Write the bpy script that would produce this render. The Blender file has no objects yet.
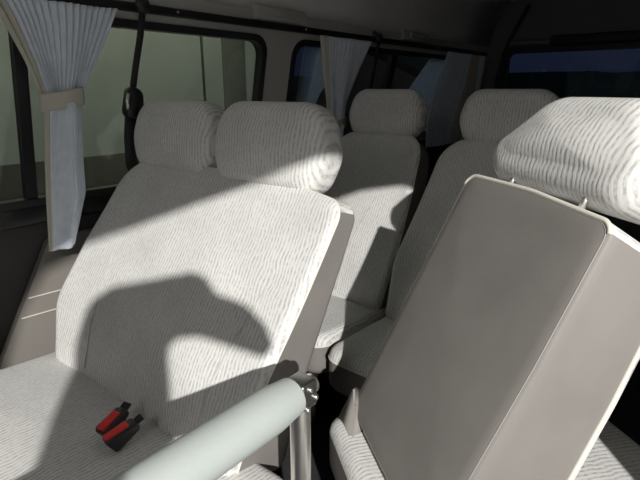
import bpy, bmesh, math, random
from mathutils import Vector, Matrix
random.seed(4)
D = bpy.data
scene = bpy.context.scene
COL = scene.collection
PI = math.pi

# ------------------------------------------------------------------ materials
def new_mat(name):
    m = D.materials.new(name); m.use_nodes = True
    nt = m.node_tree
    return m, nt, nt.nodes['Principled BSDF'], nt.nodes, nt.links

def plain(name, col, rough=.6, metal=0., bump=0., bscale=60., vary=.0, vscale=6., sheen=0.):
    m, nt, b, N, L = new_mat(name)
    b.inputs['Base Color'].default_value = (*col, 1)
    b.inputs['Roughness'].default_value = rough
    b.inputs['Metallic'].default_value = metal
    if sheen: b.inputs['Sheen Weight'].default_value = sheen
    tc = N.new('ShaderNodeTexCoord')
    if vary:
        n = N.new('ShaderNodeTexNoise'); n.inputs['Scale'].default_value = vscale; n.inputs['Detail'].default_value = 5
        L.new(tc.outputs['Object'], n.inputs['Vector'])
        r = N.new('ShaderNodeValToRGB')
        r.color_ramp.elements[0].position = .3; r.color_ramp.elements[1].position = .7
        r.color_ramp.elements[0].color = (*[c*(1-vary) for c in col], 1)
        r.color_ramp.elements[1].color = (*[min(1, c*(1+vary)) for c in col], 1)
        L.new(n.outputs['Fac'], r.inputs['Fac']); L.new(r.outputs['Color'], b.inputs['Base Color'])
    if bump:
        n2 = N.new('ShaderNodeTexNoise'); n2.inputs['Scale'].default_value = bscale; n2.inputs['Detail'].default_value = 3
        L.new(tc.outputs['Object'], n2.inputs['Vector'])
        bp = N.new('ShaderNodeBump'); bp.inputs['Strength'].default_value = bump; bp.inputs['Distance'].default_value = .004
        L.new(n2.outputs['Fac'], bp.inputs['Height']); L.new(bp.outputs['Normal'], b.inputs['Normal'])
    return m

def fabric(name, light, dark, period=.0135):
    """plush velour: broken wavy ribs running up the seat"""
    m, nt, b, N, L = new_mat(name)
    tc = N.new('ShaderNodeTexCoord')
    w = N.new('ShaderNodeTexWave'); w.wave_type = 'BANDS'; w.bands_direction = 'X'
    w.inputs['Scale'].default_value = .314/period
    w.inputs['Distortion'].default_value = 6.5; w.inputs['Detail'].default_value = 3.0
    w.inputs['Detail Scale'].default_value = .55
    L.new(tc.outputs['Object'], w.inputs['Vector'])
    r = N.new('ShaderNodeValToRGB')
    r.color_ramp.elements[0].position = .03; r.color_ramp.elements[0].color = (0, 0, 0, 1)
    r.color_ramp.elements[1].position = .60; r.color_ramp.elements[1].color = (1, 1, 1, 1)
    L.new(w.outputs['Color'], r.inputs['Fac'])
    n = N.new('ShaderNodeTexNoise'); n.inputs['Scale'].default_value = 95; n.inputs['Detail'].default_value = 2
    L.new(tc.outputs['Object'], n.inputs['Vector'])
    r2 = N.new('ShaderNodeValToRGB')
    r2.color_ramp.elements[0].position = .38; r2.color_ramp.elements[0].color = (0, 0, 0, 1)
    r2.color_ramp.elements[1].position = .6; r2.color_ramp.elements[1].color = (1, 1, 1, 1)
    L.new(n.outputs['Fac'], r2.inputs['Fac'])
    mx = N.new('ShaderNodeMath'); mx.operation = 'MAXIMUM'
    mul = N.new('ShaderNodeMath'); mul.operation = 'MULTIPLY'; mul.inputs[1].default_value = .7
    L.new(r2.outputs['Color'], mul.inputs[0])
    L.new(r.outputs['Color'], mx.inputs[0]); L.new(mul.outputs[0], mx.inputs[1])
    n3 = N.new('ShaderNodeTexNoise'); n3.inputs['Scale'].default_value = 9; n3.inputs['Detail'].default_value = 6
    L.new(tc.outputs['Object'], n3.inputs['Vector'])
    ma = N.new('ShaderNodeMath'); ma.operation = 'MULTIPLY_ADD'; ma.inputs[1].default_value = .9; ma.inputs[2].default_value = .48
    L.new(n3.outputs['Fac'], ma.inputs[0])
    m2 = N.new('ShaderNodeMath'); m2.operation = 'MULTIPLY'
    L.new(mx.outputs[0], m2.inputs[0]); L.new(ma.outputs[0], m2.inputs[1])
    mix = N.new('ShaderNodeMix'); mix.data_type = 'RGBA'
    mix.inputs['A'].default_value = (*dark, 1); mix.inputs['B'].default_value = (*light, 1)
    L.new(m2.outputs[0], mix.inputs['Factor']); L.new(mix.outputs['Result'], b.inputs['Base Color'])
    b.inputs['Roughness'].default_value = .95
    b.inputs['Specular IOR Level'].default_value = .15
    bp = N.new('ShaderNodeBump'); bp.inputs['Strength'].default_value = .22; bp.inputs['Distance'].default_value = .002
    L.new(m2.outputs[0], bp.inputs['Height']); L.new(bp.outputs['Normal'], b.inputs['Normal'])
    return m

def glass(name, tint):
    m = D.materials.new(name); m.use_nodes = True
    nt = m.node_tree; N, L = nt.nodes, nt.links
    N.remove(N['Principled BSDF'])
    t = N.new('ShaderNodeBsdfTransparent'); t.inputs['Color'].default_value = (*tint, 1)
    g = N.new('ShaderNodeBsdfGlossy'); g.inputs['Roughness'].default_value = .03
    g.inputs['Color'].default_value = (.9, .95, 1, 1)
    f = N.new('ShaderNodeFresnel'); f.inputs['IOR'].default_value = 1.30
    mx = N.new('ShaderNodeMixShader')
    L.new(f.outputs[0], mx.inputs[0]); L.new(t.outputs[0], mx.inputs[1]); L.new(g.outputs[0], mx.inputs[2])
    L.new(mx.outputs[0], N['Material Output'].inputs['Surface'])
    return m

FAB = fabric('plush_fabric', (.71, .705, .69), (.43, .43, .42), .0105)
VIN = plain('grey_vinyl', (.20, .188, .176), .62, bump=.12, bscale=350, vary=.08, vscale=7)
PIPE = plain('pale_piping', (.66, .64, .56), .8)
VSEAM = plain('vinyl_seam', (.30, .285, .27), .7)
SEAM = plain('seam_thread', (.50, .49, .47), .8)
BLACK = plain('black_rubber', (.012, .012, .014), .5)
BLKP = plain('black_plastic', (.014, .014, .015), .38, bump=.05, bscale=300)
STRAP = plain('black_webbing', (.02, .02, .022), .8, bump=.3, bscale=500)
CHROME = plain('polished_steel', (.80, .78, .74), .33, 1.0)
STEEL = plain('dark_steel', (.30, .30, .29), .35, 1.0)
RED = plain('red_button', (.72, .03, .03), .4)
PAD = plain('white_foam_sleeve', (.40, .44, .425), .6, bump=.06, bscale=120, vary=.04)
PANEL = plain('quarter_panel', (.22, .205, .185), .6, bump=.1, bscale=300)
REART = plain('rear_trim', (.16, .15, .145), .7, bump=.1, bscale=200)
TRIM = plain('pillar_trim', (.42, .415, .40), .6, bump=.08, bscale=200)
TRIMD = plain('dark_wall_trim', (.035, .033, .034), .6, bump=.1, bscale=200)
LINER = plain('headliner', (.74, .73, .72), .9, bump=.2, bscale=400, vary=.05)
CARPET = plain('floor_carpet', (.03, .03, .033), .95, bump=.5, bscale=500, vary=.2, vscale=40)
CURT = plain('curtain_cloth', (.66, .72, .80), .85, bump=.15, bscale=400, vary=.07, vscale=30, sheen=.2)
CREAM = plain('curtain_lining', (.50, .49, .42), .85, bump=.1, bscale=400)
LENS = plain('lamp_lens', (.42, .40, .36), .3)
GLASS = glass('tinted_glass', (.80, .86, .84))
GLASSD = glass('privacy_glass', (.55, .60, .68))
WALLX = plain('garage_render', (.46, .47, .40), .9, bump=.2, bscale=60, vary=.06, vscale=2)
DADO = plain('garage_dado', (.15, .14, .11), .9, vary=.2, vscale=3)
PILAS = plain('garage_pilaster', (.20, .20, .16), .9, vary=.08, vscale=4)
ASPH = plain('asphalt', (.05, .05, .052), .9, bump=.4, bscale=150, vary=.2, vscale=8)
CONC = plain('bounce_concrete', (.42, .41, .39), .9, bump=.2, bscale=80, vary=.1, vscale=3)
HEDGE = plain('hedge_leaf', (.012, .018, .012), .9, vary=.4, vscale=20)

# ------------------------------------------------------------------ mesh helpers
def mesh_obj(name, bm, mat, parent=None, smooth=True, label=None):
    bmesh.ops.remove_doubles(bm, verts=bm.verts, dist=1e-6)
    bmesh.ops.recalc_face_normals(bm, faces=bm.faces)
    me = D.meshes.new(name); bm.to_mesh(me); bm.free()
    if smooth:
        for p in me.polygons: p.use_smooth = True
    me.materials.append(mat)
    o = D.objects.new(name, me); COL.objects.link(o)
    if parent: o.parent = parent
    if label: o['label'] = label
    return o

def sharp(o, ang=35):
    me = o.data
    b = bmesh.new(); b.from_mesh(me)
    for e in b.edges:
        if len(e.link_faces) == 2 and e.calc_face_angle() > math.radians(ang): e.smooth = False
    b.to_mesh(me); b.free()
    return o

def thing(name, label, cat, loc=(0, 0, 0), rotz=0, group=None):
    o = D.objects.new(name, None); COL.objects.link(o)
    o.location = loc; o.rotation_euler = (0, 0, rotz); o.empty_display_size = .05
    o['label'] = label; o['category'] = cat
    if group: o['group'] = group
    return o

def tag(o, label, cat, group=None):
    o['label'] = label; o['category'] = cat
    if group: o['group'] = group
    return o

def struct(o):
    o['kind'] = 'structure'; return o

def copy_tree(o, parent=None):
    c = o.copy(); COL.objects.link(c)
    if parent: c.parent = parent; c.matrix_parent_inverse = o.matrix_parent_inverse
    for ch in o.children: copy_tree(ch, c)
    return c

def box(bm, lo, hi, bev=0.):
    vs = [bm.verts.new((x, y, z)) for z in (lo[2], hi[2]) for y in (lo[1], hi[1]) for x in (lo[0], hi[0])]
    fs = [bm.faces.new([vs[i] for i in q]) for q in ((0, 2, 3, 1), (4, 5, 7, 6), (0, 1, 5, 4), (2, 6, 7, 3), (0, 4, 6, 2), (1, 3, 7, 5))]
    if bev:
        es = list({e for f in fs for e in f.edges})
        bmesh.ops.bevel(bm, geom=es, offset=bev, segments=3, affect='EDGES', profile=.5)
    return vs

def tube(bm, pts, rad, n=12, closed=False, caps=True):
    pts = [Vector(p) for p in pts]
    rads = rad if isinstance(rad, (list, tuple)) else [rad]*len(pts)
    rings = []
    up = None
    for i, p in enumerate(pts):
        a = pts[i-1] if (i or closed) else pts[0]
        b = pts[(i+1) % len(pts)] if (i < len(pts)-1 or closed) else pts[-1]
        t = (b-a).normalized()
        if up is None:
            up = Vector((0, 0, 1)) if abs(t.z) < .9 else Vector((1, 0, 0))
        s = t.cross(up).normalized(); up = s.cross(t).normalized()
        rings.append([bm.verts.new(p + (s*math.cos(2*PI*k/n) + up*math.sin(2*PI*k/n))*rads[i]) for k in range(n)])
    m = len(rings)
    for i in range(m if closed else m-1):
        A, B = rings[i], rings[(i+1) % m]
        for k in range(n): bm.faces.new((A[k], A[(k+1) % n], B[(k+1) % n], B[k]))
    if caps and not closed:
        bm.faces.new(rings[0][::-1]); bm.faces.new(rings[-1])

def ribbon(bm, pts, wdir, w, th, ndir):
    """flat strap along pts"""
    wdir = Vector(wdir).normalized(); ndir = Vector(ndir).normalized()
    rs = []
    for p in pts:
        p = Vector(p)
        rs.append([bm.verts.new(p + wdir*a*w/2 + ndir*c*th/2) for a, c in ((-1, -1), (1, -1), (1, 1), (-1, 1))])
    for A, B in zip(rs, rs[1:]):
        for k in range(4): bm.faces.new((A[k], A[(k+1) % 4], B[(k+1) % 4], B[k]))
    bm.faces.new(rs[0][::-1]); bm.faces.new(rs[-1])

def round_poly(corners, n=7, m=7):
    """corners: (x, y, radius) ccw -> dense outline with rounded corners"""
    out = []
    k = len(corners)
    segs = []
    for i in range(k):
        p = Vector(corners[i][:2]); a = Vector(corners[i-1][:2]); b = Vector(corners[(i+1) % k][:2]); r = corners[i][2]
        u = (a-p).normalized(); v = (b-p).normalized()
        ang = math.acos(max(-1, min(1, u.dot(v))))
        d = min(r/math.tan(ang/2), (a-p).length*.49, (b-p).length*.49); rr = d*math.tan(ang/2)
        c = p + (u+v).normalized()*(rr/math.sin(ang/2))
        s = p+u*d; e = p+v*d
        a0 = math.atan2((s-c).y, (s-c).x); a1 = math.atan2((e-c).y, (e-c).x)
        da = (a1-a0+PI) % (2*PI)-PI
        segs.append([c+Vector((math.cos(a0+da*j/n), math.sin(a0+da*j/n)))*rr for j in range(n+1)])
    for i in range(k):
        out += segs[i]
        A = segs[i][-1]; B = segs[(i+1) % k][0]
        for j in range(1, m): out.append(A.lerp(B, j/m))
    return [(p.x, p.y) for p in out]

def loft(outline, rings, fmap, dome_f=0., dome_b=0.):
    """rings: (inset, t) front to rear.  returns list of rings of 3D points, with domed fills to the centre."""
    xs = [p[0] for p in outline]; ys = [p[1] for p in outline]
    cx, cy = (min(xs)+max(xs))/2, (min(ys)+max(ys))/2
    hw, hh = (max(xs)-min(xs))/2, (max(ys)-min(ys))/2
    def ring(d, t, k=1.):
        return [fmap(cx+(x-cx)*(1-d/hw)*k, cy+(y-cy)*(1-d/hh)*k, t) for x, y in outline]
    ks = (.08, .2, .35, .5, .65, .8, .92)
    R = []
    d0, t0 = rings[0]
    for k in ks: R.append(ring(d0, t0-dome_f*(1-k*k), k))
    nf = len(R)
    for d, t in rings: R.append(ring(d, t))
    d1, t1 = rings[-1]
    for k in ks[::-1]: R.append(ring(d1, t1+dome_b*(1-k*k), k))
    return R, nf

def skin(R, i0, i1, cap0=False, cap1=False):
    bm = bmesh.new()
    V = [[bm.verts.new(p) for p in r] for r in R[i0:i1+1]]
    n = len(V[0])
    for A, B in zip(V, V[1:]):
        for k in range(n): bm.faces.new((A[k], A[(k+1) % n], B[(k+1) % n], B[k]))
    if cap0: bm.faces.new(V[0][::-1])
    if cap1: bm.faces.new(V[-1])
    return bm

def cols(R, i0, i1, keep):
    """only the columns of the loft that keep(k) selects"""
    bm = bmesh.new(); n = len(R[0])
    for i in range(i0, i1):
        for k in range(n):
            if keep(k):
                q = (k+1) % n
                bm.faces.new([bm.verts.new(p) for p in (R[i][k], R[i][q], R[i+1][q], R[i+1][k])])
    return bm

def pad(rings_n=6, r=.04, T=.1):
    """quarter round front edge, straight side, quarter round rear edge -> (inset, t)"""
    a = [(r*(1-math.sin(q)), r*(1-math.cos(q))) for q in [PI/2*j/rings_n for j in range(rings_n+1)]]
    b = [(d, T-t) for d, t in a[::-1]]
    mid = [(0, r+(T-2*r)*j/4) for j in range(1, 4)]
    return a+mid+b, len(a)-1

# ------------------------------------------------------------------ camera
HC = 1.2
cam = D.cameras.new('camera'); cam.sensor_width = 36; cam.lens = 36*500/640
camo = D.objects.new('camera', cam); COL.objects.link(camo); scene.camera = camo
camo.location = (0, 0, HC)
camo.rotation_euler = (math.radians(90-16.7), 0, math.radians(39.5))
cam.clip_start = .02

# ------------------------------------------------------------------ van shell
YF, YR, XR, ZC = -2.4, 3.85, .40, 1.84
def X(z): return -1.68+.2*(z-.8) if z > .8 else -1.68
def grid_sheet(bm, prof, ys):
    rows = [[bm.verts.new((x, y, z)) for x, z in prof] for y in ys]
    for A, B in zip(rows, rows[1:]):
        for k in range(len(prof)-1): bm.faces.new((A[k], A[k+1], B[k+1], B[k]))
def solid(o, th, off=-1):
    md = o.modifiers.new('thickness', 'SOLIDIFY'); md.thickness = th; md.offset = off
    return o
# left wall: one skin with two rounded window openings
WIN = [(-1.1, 1.535, .86, 1.405), (1.70, 3.70, .86, 1.405)]
def rr2(y0, y1, z0, z1, r): return round_poly([(y0, z0, r), (y1, z0, r), (y1, z1, r), (y0, z1, r)], 8, 4)
bm = bmesh.new()
def loop(pts):
    vs = [bm.verts.new((X(z), y, z)) for y, z in pts]
    return [bm.edges.new((vs[i], vs[(i+1) % len(vs)])) for i in range(len(vs))]
es = loop([(YF, .8), (YR, .8), (YR, 1.5), (YF, 1.5)])
for w in WIN: es += loop(rr2(*w, .07))
bmesh.ops.triangle_fill(bm, edges=es, use_beauty=True)
o = mesh_obj('wall_left', bm, TRIM, smooth=False); struct(o); solid(o, .03, 0)
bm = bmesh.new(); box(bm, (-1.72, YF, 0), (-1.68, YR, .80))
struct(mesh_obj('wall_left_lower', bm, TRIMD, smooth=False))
bm = bmesh.new(); box(bm, (-1.70, YF, .795), (-1.65, YR, .858), .008)
sill = struct(mesh_obj('trim_1', bm, BLKP))
bm = bmesh.new(); bmesh.ops.create_icosphere(bm, subdivisions=2, radius=.007, matrix=Matrix.Translation((-1.651, .498, .82)))
mesh_obj('screw', bm, CHROME, sill)
# stitched quarter panel over the wheel arch, with two pale seams
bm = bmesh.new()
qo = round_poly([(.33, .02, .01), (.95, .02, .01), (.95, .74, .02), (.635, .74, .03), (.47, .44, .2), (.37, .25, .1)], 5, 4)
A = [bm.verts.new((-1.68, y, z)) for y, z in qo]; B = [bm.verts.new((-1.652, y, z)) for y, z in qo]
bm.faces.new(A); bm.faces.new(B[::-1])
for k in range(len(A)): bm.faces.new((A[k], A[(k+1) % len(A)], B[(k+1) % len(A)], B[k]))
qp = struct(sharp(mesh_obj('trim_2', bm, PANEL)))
bm = bmesh.new()
for z in (.505, .565): tube(bm, [(-1.651, (.515 if z < .53 else .545)+.02*k, z-.0006*k) for k in range(19)], .0022, 6)
mesh_obj('seam_line', bm, PIPE, qp)
# ceiling and cove
prof = [(X(1.5), 1.5)] + [(-1.54+.34*(1-math.cos(a)), 1.5+(ZC+.02-1.5)*math.sin(a)) for a in [PI/2*j/10 for j in range(1, 11)]] + [(-.6, ZC+.02), (0, ZC+.02), (XR-.2, ZC+.02), (XR-.03, ZC-.01), (XR, ZC-.05)]
bm = bmesh.new(); grid_sheet(bm, prof, [YF+(YR-YF)*j/12 for j in range(13)])
o = struct(mesh_obj('ceiling', bm, LINER)); solid(o, .03, 1)
bm = bmesh.new(); box(bm, (-1.72, YF, -.04), (XR+.04, YR, 0))
struct(mesh_obj('floor', bm, CARPET, smooth=False))
bm = bmesh.new(); box(bm, (-1.22, YF, 1.90), (.20, YR, 2.32), .12)
struct(mesh_obj('roof_blocker', bm, LINER))  # unseen roof block, added to keep the yard lamp off the garage wall
# right wall with the open sliding door
bm = bmesh.new()
def loop3(pts):
    vs = [bm.verts.new((XR, y, z)) for y, z in pts]
    return [bm.edges.new((vs[i], vs[(i+1) % len(vs)])) for i in range(len(vs))]
es = loop3([(YF, 0), (YR, 0), (YR, ZC-.05), (YF, ZC-.05)])
es += loop3([(-.85, .02), (-.85, 1.40), (-.83, 1.52), (-.795, 1.60), (-.745, 1.658), (-.67, 1.678), (-.40, 1.655), (-.1, 1.622), (.10, 1.612), (.25, 1.575), (.33, 1.515), (.41, 1.43), (.48, 1.30), (.52, 1.1), (.53, .02)])
bmesh.ops.triangle_fill(bm, edges=es, use_beauty=True)
o = struct(mesh_obj('wall_right', bm, TRIM, smooth=False)); solid(o, .04, 0)
# rear wall with its window opening
RW = (-1.43, .35, 1.10, 1.485)
bm = bmesh.new()
def loop2(pts):
    vs = [bm.verts.new((x, YR, z)) for x, z in pts]
    return [bm.edges.new((vs[i], vs[(i+1) % len(vs)])) for i in range(len(vs))]
es = loop2([(-1.72, 0), (XR, 0), (XR, 1.86), (-1.72, 1.86)]) + loop2(rr2(*RW, .05))
bmesh.ops.triangle_fill(bm, edges=es, use_beauty=True)
o = struct(mesh_obj('wall_rear', bm, REART, smooth=False)); solid(o, .03, 0)

# ------------------------------------------------------------------ windows
def frame_ring(bm, outer, inner, f, th):
    """band between two outlines with thickness along f's third argument"""
    A = [[bm.verts.new(f(*p, t)) for p in ol] for ol, t in ((outer, 0), (outer, th), (inner, th), (inner, 0))]
    n = len(outer)
    for q in range(4):
        P, Q = A[q], A[(q+1) % 4]
        for k in range(n): bm.faces.new((P[k], P[(k+1) % n], Q[(k+1) % n], Q[k]))
def pane_bm(outline, f):
    bm = bmesh.new()
    for t in (0, .004): bm.faces.new([bm.verts.new(f(*p, t)) for p in outline])
    return bm
for i, (w, dv) in enumerate(zip(WIN, ((.605,), (2.53,)))):
    f = lambda y, z, t: (X(z)+t, y, z)
    bm = bmesh.new()
    frame_ring(bm, rr2(w[0]-.006, w[1]+.006, w[2]-.006, w[3]+.006, .073), rr2(w[0]+.018, w[1]-.018, w[2]+.018, w[3]-.018, .06), lambda y, z, t: f(y, z, t-.018), .04)
    wn = struct(sharp(mesh_obj('window_%d' % (i+1), bm, BLACK)))
    mesh_obj('pane', pane_bm(rr2(w[0]+.02, w[1]-.02, w[2]+.02, w[3]-.02, .06), lambda y, z, t: f(y, z, t-.004)), GLASS if i == 0 else GLASSD, wn, smooth=False)
    for y in dv:
        bm = bmesh.new()
        z0, z1 = w[2]+.01, w[3]-.01
        wd = .016 if i == 0 else .028
        vs = [bm.verts.new((X(z)+t, y+a, z)) for z in (z0, z1) for t in (-.012, .016) for a in (-wd, wd)]
        for q in ((0, 1, 3, 2), (4, 6, 7, 5), (0, 4, 5, 1), (2, 3, 7, 6), (0, 2, 6, 4), (1, 5, 7, 3)): bm.faces.new([vs[k] for k in q])
        mesh_obj('divider', bm, BLACK, wn, smooth=False)
f = lambda x, z, t: (x, YR-t, z)
bm = bmesh.new()
frame_ring(bm, rr2(RW[0]-.012, RW[1]+.012, RW[2]-.012, RW[3]+.012, .06), rr2(RW[0]+.04, RW[1]-.04, RW[2]+.04, RW[3]-.035, .04), lambda x, z, t: f(x, z, t-.016), .045)
wn = struct(sharp(mesh_obj('window_3', bm, BLACK)))
mesh_obj('pane', pane_bm(rr2(RW[0]+.02, RW[1]-.02, RW[2]+.02, RW[3]-.02, .05), f), GLASSD, wn, smooth=False)
# rear header moulding and the slanting seal of the tailgate
bm = bmesh.new(); box(bm, (-1.38, YR-.07, 1.50), (-1.10, YR-.012, 1.535), .012)
struct(mesh_obj('trim_3', bm, REART))
bm = bmesh.new(); box(bm, (-1.10, YR-.10, 1.485), (.40, YR-.012, 1.55), .015)
struct(mesh_obj('trim_4', bm, BLACK))
bm = bmesh.new(); tube(bm, [(-1.45, YR-.03, 1.10), (-1.455, YR-.03, 1.28), (-1.40, YR-.03, 1.52), (-1.28, YR-.03, 1.76)], .014, 8)
struct(mesh_obj('trim_5', bm, BLACK))

# ------------------------------------------------------------------ seats
def V3(x, y, z): return Vector((x, y, z))

def headrest(parent, cx, y, z, wb, wt, h, T, tilt, front=-1, mat=FAB):
    """padded headrest, front faces front*y.  z = bottom"""
    ol = round_poly([(-wb/2+.035, 0, .05), (wb/2-.035, 0, .05), (wb/2, h*.42, .10), (wt/2, h, .085), (-wt/2, h, .085), (-wb/2, h*.42, .10)], 8, 5)
    ct, st = math.cos(tilt), math.sin(tilt)
    def fm(a, b, t):
        tt = t-T*.35
        return V3(cx+a, y-front*(b*st+tt*ct), z+b*ct-tt*st)
    rings, k = pad(7, .042, T)
    R, nf = loft(ol, rings, fm, .012, .008)
    hr = mesh_obj('headrest', skin(R, 0, len(R)-1, True, True), mat, parent)
    return hr, fm

def posts(hr, xs, y, z0, z1, dy=0.):
    for x in xs:
        bm = bmesh.new(); tube(bm, [(x, y-dy, z0), (x, y, z1)], .006, 10)
        mesh_obj('post', bm, CHROME, hr)

def make_seat(root, W, heads, hb, ht, hh, H=.665, back_poly=None, cush_d=.42, cush_front=.35, rec=28.4, seam=True, zb=.37, thin=.62):
    """seat facing -y; origin on the floor under the crease at seat middle."""
    r = math.radians(rec); e = V3(0, math.sin(r), math.cos(r)); nb = V3(0, math.cos(r), -math.sin(r))
    hw = W/2
    poly = back_poly or [(-hw+.02, 0, .05), (hw-.02, 0, .05), (hw, H*.35, .25), (hw-.05, H, .11), (-hw+.05, H, .11), (-hw, H*.35, .25)]
    ol = round_poly(poly, 8, 7)
    def fm(a, b, t):
        k = max(-.1, min(1.1, b/H))
        tt = t*(1.2-thin*k)
        p = V3(a, 0, zb)+e*b+nb*tt
        p.y -= .045*min(1.2, abs(a)/hw)**4*(1-t/.17)
        p.y -= .018*math.exp(-((k-.32)/.22)**2)*(1-min(1, t/.17))
        return p
    rings, kf = pad(6, .028, .17)
    R, nf = loft(ol, rings, fm, .02, .0)
    ie = nf+kf
    back = mesh_obj('backrest', skin(R, 0, ie, True), FAB, root)
    i1 = nf+len(rings)-kf-1
    otop = lambda k: ol[k % len(ol)][1] > H-.035
    mesh_obj('top_boxing', cols(R, ie, i1, lambda k: otop(k) and otop(k+1)), FAB, back)
    sd = mesh_obj('side_panel', cols(R, ie, i1, lambda k: not (otop(k) and otop(k+1))), VIN, root, label='grey vinyl side panel')
    mesh_obj('back_panel', skin(R, i1, len(R)-1, False, True), VIN, root, label='grey vinyl rear panel')
    bm = bmesh.new(); tube(bm, R[ie], .0024, 8, closed=True); mesh_obj('piping', bm, PIPE, back)
    if seam:
        for s in (-1, 1):
            bm = bmesh.new()
            pts = []
            for j in range(25):
                b = H*(.06+.55*j/24); a = s*(hw-.17-.06*math.sin(PI*.5*(1-j/24)))
                kk = max(abs(a)/hw, abs(b-H/2)/(H/2)); pts.append(fm(a, b, -.02*(1-kk*kk)-.0005))
            tube(bm, pts, .0016, 6)
            mesh_obj('seam_line', bm, SEAM, back)
    # cushion
    cy0, cy1 = -cush_front, .10
    olc = round_poly([(-hw+.01, cy0, .06), (hw-.01, cy0, .06), (hw, cy1, .04), (-hw, cy1, .04)], 7, 7)
    def fc(a, y, t):
        q = (y-cy0)/(cy1-cy0)
        return V3(a, y, zb+.032-.03*q-t+.012*(abs(a)/hw)**4*(1-min(1, t/.05)))
    rc, kc = pad(6, .035, .15)
    Rc, nfc = loft(olc, rc, fc, .012, 0)
    ic = nfc+kc
    cu = mesh_obj('cushion', skin(Rc, 0, ic, True), FAB, root)
    mesh_obj('cushion_side', skin(Rc, ic, len(Rc)-1, False, True), VIN, root, label='grey vinyl cushion side')
    bm = bmesh.new(); tube(bm, Rc[ic], .003, 8, closed=True); mesh_obj('piping', bm, PIPE, cu)
    # pedestal
    bm = bmesh.new(); box(bm, (-hw+.06, cy0+.05, .20), (hw-.06, cy1-.01, .236), .006)
    mesh_obj('seat_frame', bm, BLKP, root)
    for x in (-hw+.12, hw-.12):
        bm = bmesh.new(); box(bm, (x-.025, cy0+.08, 0), (x+.025, cy1-.04, .205), .008)
        mesh_obj('leg', bm, STEEL, root)
    top = V3(0, 0, zb)+e*H
    for hx in heads:
        hr, f2 = headrest(root, hx, top.y+.02, top.z-.024, hb, ht, hh, .115, math.radians(9))
        posts(hr, (hx-.075, hx+.075), top.y+.045, top.z-.06, top.z+.06, .01)
    return fm, fc

# front two-person bench
bench = thing('bench_seat', 'large two-person grey plush bench seat with two headrests, beside the curtained window and grab rail', 'seat', (-1.08, .545, 0))
H1 = .67
bp = [(-.42, 0, .05), (.375, 0, .04), (.395, H1*.35, .3), (.462, H1-.015, .04), (.18, H1+.015, .5), (-.40, H1+.01, .13), (-.47, H1*.6, .2), (-.485, H1*.3, .2)]
make_seat(bench, .97, (-.22, .175), .40, .33, .215, H=H1, back_poly=bp, cush_front=.36, zb=.395, thin=.95)

# second row: two single seats side by side
s2 = thing('passenger_seat', 'grey plush second-row seat by the window, seen between the bench and the vinyl-backed seat', 'seat', (-1.195, 1.50, 0), 0, 'second row seats')
make_seat(s2, .525, (0,), .37, .31, .20, H=.745, zb=.375, cush_front=.36)
s3 = copy_tree(s2); s3.location = (-.655, 1.47, 0)
s3['label'] = 'grey plush second-row aisle seat half hidden behind the tipped vinyl-backed seat'

# tipped swivel seat in the right foreground, seen from behind
az = math.radians(37.1)
TL = V3(-.425, 1.005, 1.035)
hdir = V3(-.797, .604, 0); g = V3(.604, .797, 0)
tip = math.radians(24)
e = V3(0, math.sin(tip), math.cos(tip)); nb = V3(0, math.cos(tip), -math.sin(tip))  # local: +y = facing
Lb, Wb = .60, .385
# local frame: +x = near side, +y = facing direction ; far top rear corner sits at TL
rot = -az
mid_top = TL - hdir*(Wb/2+.012)
piv = mid_top - (g*math.sin(tip)+V3(0, 0, 1)*math.cos(tip))*Lb
sw = thing('tipped_seat', 'grey vinyl-backed single seat tipped forward in the right foreground, pale plush headrest on chrome posts', 'seat', (piv.x, piv.y, 0), rot)
def fs(a, b, t):
    return V3(a, 0, piv.z)+e*b+nb*t
hw = Wb/2+.012
# section: vinyl back with a sharp seam, wide raked side, plush front
ol = round_poly([(-hw-.02, 0, .03), (hw-.02, 0, .03), (hw-.008, Lb*.6, .3), (hw-.008, Lb-.008, .025), (0, Lb+.004, .6), (-hw+.004, Lb, .03), (-hw-.01, Lb*.5, .4)], 8, 7)
xs = [p[0] for p in ol]
def fsw(a, b, t):
    # flare the flanks: the plush side is wider than the vinyl back
    k = 1+.10*min(1, max(0, t/.2))
    fl = a if a < hw*.45 else hw*.45+(a-hw*.45)*k
    if a < -hw*.45: fl = -hw*.45+(a+hw*.45)*(1+.15*max(0, t/.2))
    dep = t*(1.0-.25*max(0, b/Lb))
    return fs(fl, b-.10*max(0, t)*(b/Lb), dep)
rings = [(.010, .0), (.006, .002), (.002, .005), (0, .01)] + [(0, .01+.17*j/8) for j in range(1, 9)] + [(0, .19), (.008, .20), (.02, .207), (.035, .21)]
R, nf = loft(ol, rings, fsw, .008, .012)
i_seam = nf+1; i_front = nf+3+8
mesh_obj('back_panel', skin(R, 0, i_seam, True), VIN, sw, label='grey vinyl rear panel of the tipped backrest')
def skin_cols(i0, i1, keep):
    bm = bmesh.new(); n = len(ol)
    for i in range(i0, i1):
        for k in range(n):
            if keep(i, k, (k+1) % n):
                bm.faces.new([bm.verts.new(p) for p in (R[i][k], R[i][(k+1) % n], R[i+1][(k+1) % n], R[i+1][k])])
    return bm
on_top = lambda k: ol[k][1] > Lb-.026
is_top = lambda i, k, q: i > i_seam and on_top(k) and on_top(q)
mesh_obj('side_panel', skin_cols(i_seam, i_front, lambda *a: not is_top(*a)), VIN, sw, label='grey vinyl side of the tipped backrest')
bk = mesh_obj('backrest', skin(R, i_front, len(R)-1, False, True), FAB, sw)
mesh_obj('top_boxing', skin_cols(i_seam, i_front, is_top), FAB, bk)
bm = bmesh.new(); tube(bm, R[i_front], .004, 8, closed=True); mesh_obj('piping', bm, PIPE, bk)
bm = bmesh.new(); tube(bm, R[i_seam], .0009, 6, closed=True); mesh_obj('seam_line', bm, VSEAM, sw)
idx = [k for k in range(len(ol)) if on_top(k)]
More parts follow.
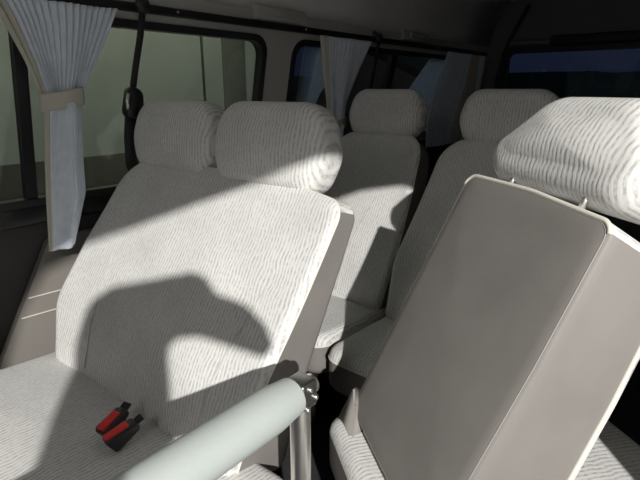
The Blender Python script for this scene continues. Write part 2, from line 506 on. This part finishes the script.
# contiguous run along the top edge
st = next(k for k in idx if (k-1) % len(ol) not in idx)
run = []
while st % len(ol) in idx and len(run) < len(ol): run.append(st % len(ol)); st += 1
bm = bmesh.new(); tube(bm, [R[i_seam+1][k] for k in run], .0042, 8); mesh_obj('piping', bm, PIPE, bk)
# headrest
hx = .0
def hmap(a, b, t): return fs(hx+a, Lb+.010+b, .005+t)
hh = .176
ol2 = round_poly([(-.17, 0, .05), (.17, 0, .05), (.20, hh*.30, .07), (.14, hh, .07), (-.085, hh, .08), (-.20, hh*.26, .055)], 8, 5)
rg, k = pad(7, .045, .13)
Rh, n_ = loft(ol2, rg, hmap, .014, .01)
hr = mesh_obj('headrest', skin(Rh, 0, len(Rh)-1, True, True), FAB, sw)
for x in (-.095, .095):
    bm = bmesh.new(); tube(bm, [fs(hx+x, Lb-.03, .03), fs(hx+x, Lb+.07, .03)], .0058, 10); mesh_obj('post', bm, CHROME, hr)
bm = bmesh.new()
fl = [(-hw-.035, -.07), (-hw+.04, -.08), (-hw+.06, -.03), (-hw+.012, .03), (-hw-.028, .055)]
A = [bm.verts.new(fs(a, b, -.012)) for a, b in fl]; B = [bm.verts.new(fs(a, b, .03)) for a, b in fl]
bm.faces.new(A); bm.faces.new(B[::-1])
for k in range(5): bm.faces.new((A[k], A[(k+1) % 5], B[(k+1) % 5], B[k]))
bmesh.ops.bevel(bm, geom=list(bm.edges), offset=.005, segments=2, affect='EDGES')
mesh_obj('hinge_flap', bm, VIN, sw, label='grey vinyl flap over the hinge')
# cushion and plinth
cz = piv.z-.02
olc = round_poly([(-.26, -.05, .05), (.25, -.05, .05), (.25, .60, .07), (-.25, .60, .07)], 7, 7)
def fc2(a, y, t): return V3(a, y, cz-t)
rc, kc = pad(6, .035, .15)
Rc, nfc = loft(olc, rc, fc2, .01, 0)
cu = mesh_obj('cushion', skin(Rc, 0, nfc+kc, True), FAB, sw)
mesh_obj('cushion_side', skin(Rc, nfc+kc, len(Rc)-1, False, True), VIN, sw, label='grey vinyl cushion side')
bm = bmesh.new(); box(bm, (-.20, .02, .06), (.20, .28, cz-.14), .02); mesh_obj('pedestal', bm, BLKP, sw)
bm = bmesh.new(); box(bm, (-.24, -.02, 0), (.24, .30, .07), .012); mesh_obj('base_plate', bm, STEEL, sw)

# ------------------------------------------------------------------ seat belt buckles on the bench crease
def buckle(x, y, z, rz, label):
    t = thing('belt_buckle', label, 'seat belt buckle', (x, y, z), rz, 'buckles on the bench')
    bm = bmesh.new()
    ol = round_poly([(-.0185, -.036, .008), (.0185, -.036, .008), (.015, .034, .006), (-.015, .034, .006)], 5, 3)
    n = len(ol)
    rr = []
    for z_, k in ((0, .9), (.004, 1), (.024, 1), (.030, .9)):
        rr.append([bm.verts.new((px*k, py*k, z_+(.010 if z_ > .01 else 0)*(-py/.036))) for px, py in ol])
    for A, B in zip(rr, rr[1:]):
        for j in range(n): bm.faces.new((A[j], A[(j+1) % n], B[(j+1) % n], B[j]))
    bm.faces.new(rr[0][::-1]); bm.faces.new(rr[-1])
    mesh_obj('housing', bm, BLKP, t)
    bm = bmesh.new(); vs = box(bm, (-.0105, -.031, .020), (.0105, .020, .036), .003)
    for v in bm.verts: v.co.z += .010*(-v.co.y/.036)
    mesh_obj('button', bm, RED, t)
    bm = bmesh.new(); ribbon(bm, [(0, .02, .012), (0, .04, .012), (0, .050, .010)], (1, 0, 0), .022, .004, (0, 0, 1))
    mesh_obj('stalk', bm, STRAP, t); t.scale = (1.02, 1.02, 1.02); t.rotation_euler.x = math.radians(32)
    return t
buckle(-1.005, .470, .446, math.radians(14), 'left one of the pair of black belt buckles with red buttons on the bench cushion')
buckle(-.948, .462, .446, math.radians(-10), 'right one of the pair of black belt buckles with red buttons, nearer the grab rail')

# ------------------------------------------------------------------ grab rail
gx, gy = -.478, .528
gr = thing('grab_rail', 'chrome stanchion with a white padded grab bar in front of the bench', 'grab rail', (gx, gy, 0))
bm = bmesh.new(); tube(bm, [(0, 0, .012), (0, 0, .708)], .0175, 20); sharp(mesh_obj('post', bm, CHROME, gr))
bm = bmesh.new(); tube(bm, [(0, -.72, .012), (0, -.72, .708)], .0175, 20); sharp(mesh_obj('post', bm, CHROME, gr))
bm = bmesh.new()
n = 14
tube(bm, [(0, -.02-.68*j/n, .730) for j in range(n+1)], [.031]+[.0365]*(n-1)+[.031], 24); sharp(mesh_obj('padded_sleeve', bm, PAD, gr, label='white padded sleeve'))
bm = bmesh.new(); tube(bm, [(0, .03, .730), (0, -.745, .730)], .0165, 20); sharp(mesh_obj('crossbar', bm, CHROME, gr))
for y in (0, -.72):
    bm = bmesh.new(); box(bm, (-.021, y-.016, .702), (.021, y+.022, .751), .006); cl = mesh_obj('clamp', bm, STEEL, gr)
    bm = bmesh.new()
    for bx, by, bz in ((.022, .0, .740), (.022, .014, .720), (.022, -.006, .706)): bmesh.ops.create_icosphere(bm, subdivisions=2, radius=.005, matrix=Matrix.Translation((bx, y+by, bz)))
    mesh_obj('bolt', bm, CHROME, cl)
    bm = bmesh.new(); tube(bm, [(0, y, 0), (0, y, .012)], .04, 24); sharp(mesh_obj('floor_flange', bm, CHROME, gr))

# ------------------------------------------------------------------ unseen panel behind the viewpoint, added to cast the dark shape on the bench
pt = thing('shadow_blocker', 'unseen grey panel with a curved arm, added inside the door opening to shadow the bench', 'shadow blocker', (.32, -.5, 0))
bm = bmesh.new()
ol_ = [(y+.5, z) for y, z in round_poly([(-.62, .0, .01), (-.40, .0, .01), (-.40, 1.25, .1), (-.404, 1.385, .02), (-.338, 1.368, .06), (-.267, 1.325, .06), (-.215, 1.293, .02), (-.19, 1.30, .02), (-.205, 1.345, .03), (-.24, 1.391, .05), (-.296, 1.427, .03), (-.322, 1.474, .03), (-.436, 1.497, .06), (-.508, 1.514, .05), (-.57, 1.505, .05), (-.605, 1.43, .06), (-.615, 1.35, .1)], 4, 3)]
A = [bm.verts.new((-.012, y, z)) for y, z in ol_]; B = [bm.verts.new((.012, y, z)) for y, z in ol_]
bm.faces.new(A); bm.faces.new(B[::-1])
for k in range(len(A)): bm.faces.new((A[k], A[(k+1) % len(A)], B[(k+1) % len(A)], B[k]))
sharp(mesh_obj('panel', bm, VIN, pt))
bm = bmesh.new(); box(bm, (-.04, -.13, 0), (.04, .11, .03), .008); mesh_obj('base', bm, BLKP, pt)

# ------------------------------------------------------------------ curtains
def curtain(name, label, rows, pleats, amp, group, lin=(0, .07), tie=None, xb=-1.515, mat=CURT, lin2=None):
    NR, NC = 48, 200
    zs = [r[0] for r in rows]
    def at(z):
        for A, B in zip(rows, rows[1:]):
            if A[0] >= z >= B[0]:
                k = (A[0]-z)/(A[0]-B[0]); return [A[i]+(B[i]-A[i])*k for i in range(1, len(A))]
        return list(rows[-1][1:])
    P = []
    for i in range(NR+1):
        z = zs[0]+(zs[-1]-zs[0])*i/NR
        yl, yr = at(z)[:2]
        am = amp*(.55+.45*min(1, (yr-yl)/.3))
        row = []
        for j in range(NC+1):
            u = j/NC
            ph = 2*PI*pleats*(u+.012*math.sin(9*u+3*z))
            x = xb+am*math.sin(ph)*(1 if z > .0 else 1)+.006*math.sin(2*PI*u*2+z*5)
            if tie and z < tie: x = xb+.35*am*math.sin(ph)+.022*math.sin(PI*u)+.008*math.sin(2*PI*u*1.7+1)
            row.append(V3(x, yl+(yr-yl)*u+.25*am*math.sin(2*ph), z))
        P.append(row)
    def part(nm, m, j0, j1, par=None):
        bm = bmesh.new()
        Vv = [[bm.verts.new(p) for p in row[j0:j1+1]] for row in P]
        for A, B in zip(Vv, Vv[1:]):
            for k in range(len(A)-1): bm.faces.new((A[k], A[k+1], B[k+1], B[k]))
        return solid(mesh_obj(nm, bm, m, par), .0025, 0)
    t = thing(name, label, 'curtain', (xb, (rows[0][1]+rows[0][2])/2, 0), 0, group)
    inv = Matrix.Translation(-Vector(t.location))
    a, b = int(lin[0]*NC), int(lin[1]*NC)
    parts = []
    if a > 0: parts.append(part('cloth', mat, 0, a))
    parts.append(part('cream_edge', CREAM, a, b))
    parts.append(part('cloth', mat, b, NC))
    if tie:
        yl, yr = at(tie)[:2]
        bm = bmesh.new()
        n = 28; cy_, ry, rx = (yl+yr)/2, (yr-yl)/2+.006, amp+.016
        rr = []
        for z_, k in ((-.024, .96), (-.02, 1), (.02, 1), (.024, .96)):
            rr.append([bm.verts.new((xb+rx*k*math.cos(2*PI*q/n), cy_+ry*k*math.sin(2*PI*q/n), tie+z_+.01*math.sin(2*PI*q/n))) for q in range(n)])
        for A, B in zip(rr, rr[1:]):
            for q in range(n): bm.faces.new((A[q], A[(q+1) % n], B[(q+1) % n], B[q]))
        parts.append(solid(mesh_obj('tieback', bm, CREAM, None), .003, 0))
    for p in parts:
        p.parent = t; p.matrix_parent_inverse = inv
    return t
curtain('curtain', 'large grey pleated curtain gathered by a pale tieback, hanging beside the front bench', [(1.433, .528, .872), (1.38, .555, .845), (1.28, .595, .79), (1.2, .62, .745), (1.17, .624, .733), (1.15, .622, .735), (1.0, .60, .718), (.9, .588, .712), (.745, .574, .655)], 17, .0065, 'window curtains', (0, .10), 1.175)
curtain('curtain', 'grey curtain between the two side windows, narrowing down behind the bench headrest', [(1.433, 1.84, 2.235), (1.3, 1.86, 2.14), (1.15, 1.89, 2.05), (1.0, 1.9, 2.02), (.75, 1.9, 2.0)], 13, .007, 'window curtains', (.0, .10), 1.04)
curtain('curtain', 'rearmost grey and cream curtain at the back corner, behind the second-row headrests', [(1.433, 3.11, 3.68), (1.32, 3.04, 3.68), (1.2, 2.96, 3.66), (1.05, 2.90, 3.55), (.85, 2.88, 3.45)], 11, .010, 'window curtains', (.62, .9))

# curtain rail
rl = thing('curtain_rail', 'long black curtain rail above the side windows', 'curtain rail', (-1.535, 1.4, 1.447))
bm = bmesh.new(); box(bm, (-.010, -2.3, -.013), (.014, 2.36, .013), .004); mesh_obj('track', bm, BLKP, rl)
for y in (-.42, -.30, .35, .9, 1.6, 2.2):
    bm = bmesh.new(); bmesh.ops.create_icosphere(bm, subdivisions=2, radius=.0045, matrix=Matrix.Translation((.014, y, .002))); mesh_obj('screw', bm, CHROME, rl)

# ------------------------------------------------------------------ shoulder belts
def shoulder_belt(y, label):
    t = thing('shoulder_belt', label, 'seat belt', (-1.50, y, 0), 0, 'shoulder belts')
    bm = bmesh.new()
    bmesh.ops.create_uvsphere(bm, u_segments=16, v_segments=10, radius=.026, matrix=Matrix.Translation((.004, 0, 1.45)) @ Matrix.Diagonal((.6, 1, 1, 1)))
    tube(bm, [(-.055, 0, 1.48), (-.03, 0, 1.48), (.0, 0, 1.462)], .010, 12); mesh_obj('anchor', bm, BLKP, t)
    bm = bmesh.new(); ribbon(bm, [(.004, 0, 1.45), (.004, -.02, 1.36), (.002, -.045, 1.27), (0, -.062, 1.20)], (0, 1, .1), .022, .004, (1, 0, 0)); mesh_obj('webbing', bm, STRAP, t)
    bm = bmesh.new()
    ol = round_poly([(-.04, -.055, .03), (.03, -.055, .03), (.036, .03, .025), (-.012, .055, .025)], 5, 3)
    n = len(ol); rr = []
    for x, k in ((-.016, .85), (-.011, 1), (.011, 1), (.018, .8)): rr.append([bm.verts.new((x, -.068+p*k, 1.165+q*k)) for p, q in ol])
    for A, B in zip(rr, rr[1:]):
        for j in range(n): bm.faces.new((A[j], A[(j+1) % n], B[(j+1) % n], B[j]))
    bm.faces.new(rr[0][::-1]); bm.faces.new(rr[-1])
    gd = mesh_obj('belt_guide', bm, BLKP, t)
    bm = bmesh.new(); tube(bm, [(.021, -.090, 1.19), (.023, -.098, 1.165), (.021, -.096, 1.142)], .006, 8); mesh_obj('clip', bm, CHROME, gd, label='chrome clip')
    bm = bmesh.new(); ribbon(bm, [(-.002, -.07, 1.15), (-.004, -.085, 1.06), (-.012, -.085, .97), (-.022, -.05, .86), (-.03, -.03, .60), (-.03, -.03, .04)], (0, 1, .0), .042, .004, (1, 0, 0)); mesh_obj('webbing', bm, STRAP, t)
    bm = bmesh.new(); box(bm, (-.055, -.07, 0), (-.005, .01, .09), .008); mesh_obj('retractor', bm, BLKP, t)
    return t
shoulder_belt(.955, 'black shoulder belt and guide hanging beside the front bench headrest')
shoulder_belt(2.285, 'black shoulder belt hanging beside the second-row window seat headrest')

# ------------------------------------------------------------------ ceiling lamps
def cove_lamp(y, label):
    t = thing('interior_lamp', label, 'lamp', (-1.53, y, 1.489), 0, 'lamps along the roof edge')
    def slab(nm, m, hy, hz, d, par, xo):
        bm = bmesh.new(); box(bm, (xo, -hy, -hz), (xo+d, hy, hz), min(d, hz)*.4)
        o = mesh_obj(nm, bm, m, par); return o
    bs = slab('housing', TRIM, .15, .026, .030, t, -.012); bs.rotation_euler = (0, math.radians(-8), 0)
    ln = slab('lens', LENS, .075, .014, .010, bs, .016)
    return t
cove_lamp(1.60, 'oblong interior lamp at the roof edge above the gap between the side windows')
cove_lamp(2.70, 'oblong interior lamp at the roof edge above the second side window')

# ------------------------------------------------------------------ outside
bm = bmesh.new(); box(bm, (-14, -9, -.40), (12, 16, -.36)); o = struct(mesh_obj('ground', bm, ASPH, smooth=False))
bm = bmesh.new(); box(bm, (-3.75, -4, -.36), (-3.6, 3.68, 3.2)); gw = mesh_obj('garage_wall', bm, WALLX, smooth=False); struct(gw)
bm = bmesh.new(); box(bm, (-3.6, -4, -.36), (-3.57, 3.68, .74)); mesh_obj('dado', bm, DADO, gw, smooth=False)
bm = bmesh.new(); box(bm, (-3.6, 3.02, .74), (-3.56, 3.26, 3.2), .008); mesh_obj('pilaster', bm, PILAS, gw)
bm = bmesh.new(); box(bm, (-3.6, 2.80, .74), (-3.585, 2.815, 3.2)); mesh_obj('joint_strip', bm, PILAS, gw)
def hedge(x0, x1, y0, y1, h, label):
    bm = bmesh.new()
    n = 40; m = 6
    L_ = max(x1-x0, y1-y0); alongx = (x1-x0) > (y1-y0)
    rows = []
    for i in range(n+1):
        ring = []
        for k in range(m+3):
            a = PI*k/(m+2)
            w = (y1-y0 if alongx else x1-x0)/2
            off = -w*math.cos(a)*(1+random.uniform(-.1, .1)); z = -.36+(h+.36)*min(1, 1.25*math.sin(a))*(1+random.uniform(-.03, .03))
            l = L_*i/n
            ring.append(bm.verts.new((x0+l, (y0+y1)/2+off, z) if alongx else ((x0+x1)/2+off, y0+l, z)))
        rows.append(ring)
    for A, B in zip(rows, rows[1:]):
        for k in range(len(A)-1): bm.faces.new((A[k], A[k+1], B[k+1], B[k]))
    bm.faces.new(rows[0]); bm.faces.new(rows[-1][::-1])
    return tag(mesh_obj('hedge', bm, HEDGE), label, 'hedge')
hedge(-9, 6, 10, 10.8, 1.48, 'dark hedge outside beyond the rear window')
hedge(-10.4, -9.6, 6.5, 15.5, 1.55, 'dark hedge outside beyond the second side window')

bm = bmesh.new(); box(bm, (.7, -5, -.36), (5.5, 2.5, -.34)); struct(mesh_obj('bounce_slab', bm, CONC, smooth=False))  # unseen pale slab, added to bounce fill light into the van
# ------------------------------------------------------------------ light
def area(name, loc, target, size, power, col):
    l = D.lights.new(name, 'AREA'); l.shape = 'DISK'; l.size = size; l.energy = power; l.color = col
    o = D.objects.new(name, l); COL.objects.link(o); o.location = loc
    o.rotation_euler = (Vector(target)-Vector(loc)).to_track_quat('-Z', 'Y').to_euler()
    return o
area('yard_lamp', (2.84, -2.33, 2.85), (-1.1, .75, .8), .06, 420, (1, .975, .93))
area('front_fill', (.5, -4.6, 1.5), (-.8, .9, 1.2), 1.5, 4.5, (1, .98, .95))  # added fill light from ahead of the van, not a known lamp
dl = D.lights.new('cabin_fill', 'POINT'); dl.energy = 7.6; dl.shadow_soft_size = .1; dl.color = (1, .97, .93)  # added out-of-view fill that lifts the shaded seats and ceiling
dlo = D.objects.new('cabin_fill', dl); COL.objects.link(dlo); dlo.location = (-.15, -.95, 1.6)
wl = D.lights.new('wall_lamp', 'POINT'); wl.energy = 105; wl.shadow_soft_size = .1; wl.color = (1, .98, .86)
wlo = D.objects.new('wall_lamp', wl); COL.objects.link(wlo); wlo.location = (-2.3, 1.9, 3.3)
sp = D.lights.new('bounce_spot', 'SPOT'); sp.energy = 900; sp.spot_size = math.radians(62); sp.spot_blend = .4; sp.shadow_soft_size = .15; sp.color = (1, .98, .94)  # added spot over the outside slab, its bounce fills the interior
spo = D.objects.new('bounce_spot', sp); COL.objects.link(spo); spo.location = (2.6, -1.6, 3.4)
w = D.worlds.new('night'); scene.world = w; w.use_nodes = True
bg = w.node_tree.nodes['Background']
sky = w.node_tree.nodes.new('ShaderNodeTexGradient'); tcw = w.node_tree.nodes.new('ShaderNodeTexCoord')
bg.inputs['Color'].default_value = (.45, .55, 1, 1); bg.inputs['Strength'].default_value = .045

scene.view_settings.view_transform = 'Standard'; scene.view_settings.look = 'None'
scene.view_settings.gamma = 1; scene.view_settings.use_curve_mapping = False
scene.view_settings.exposure = 0
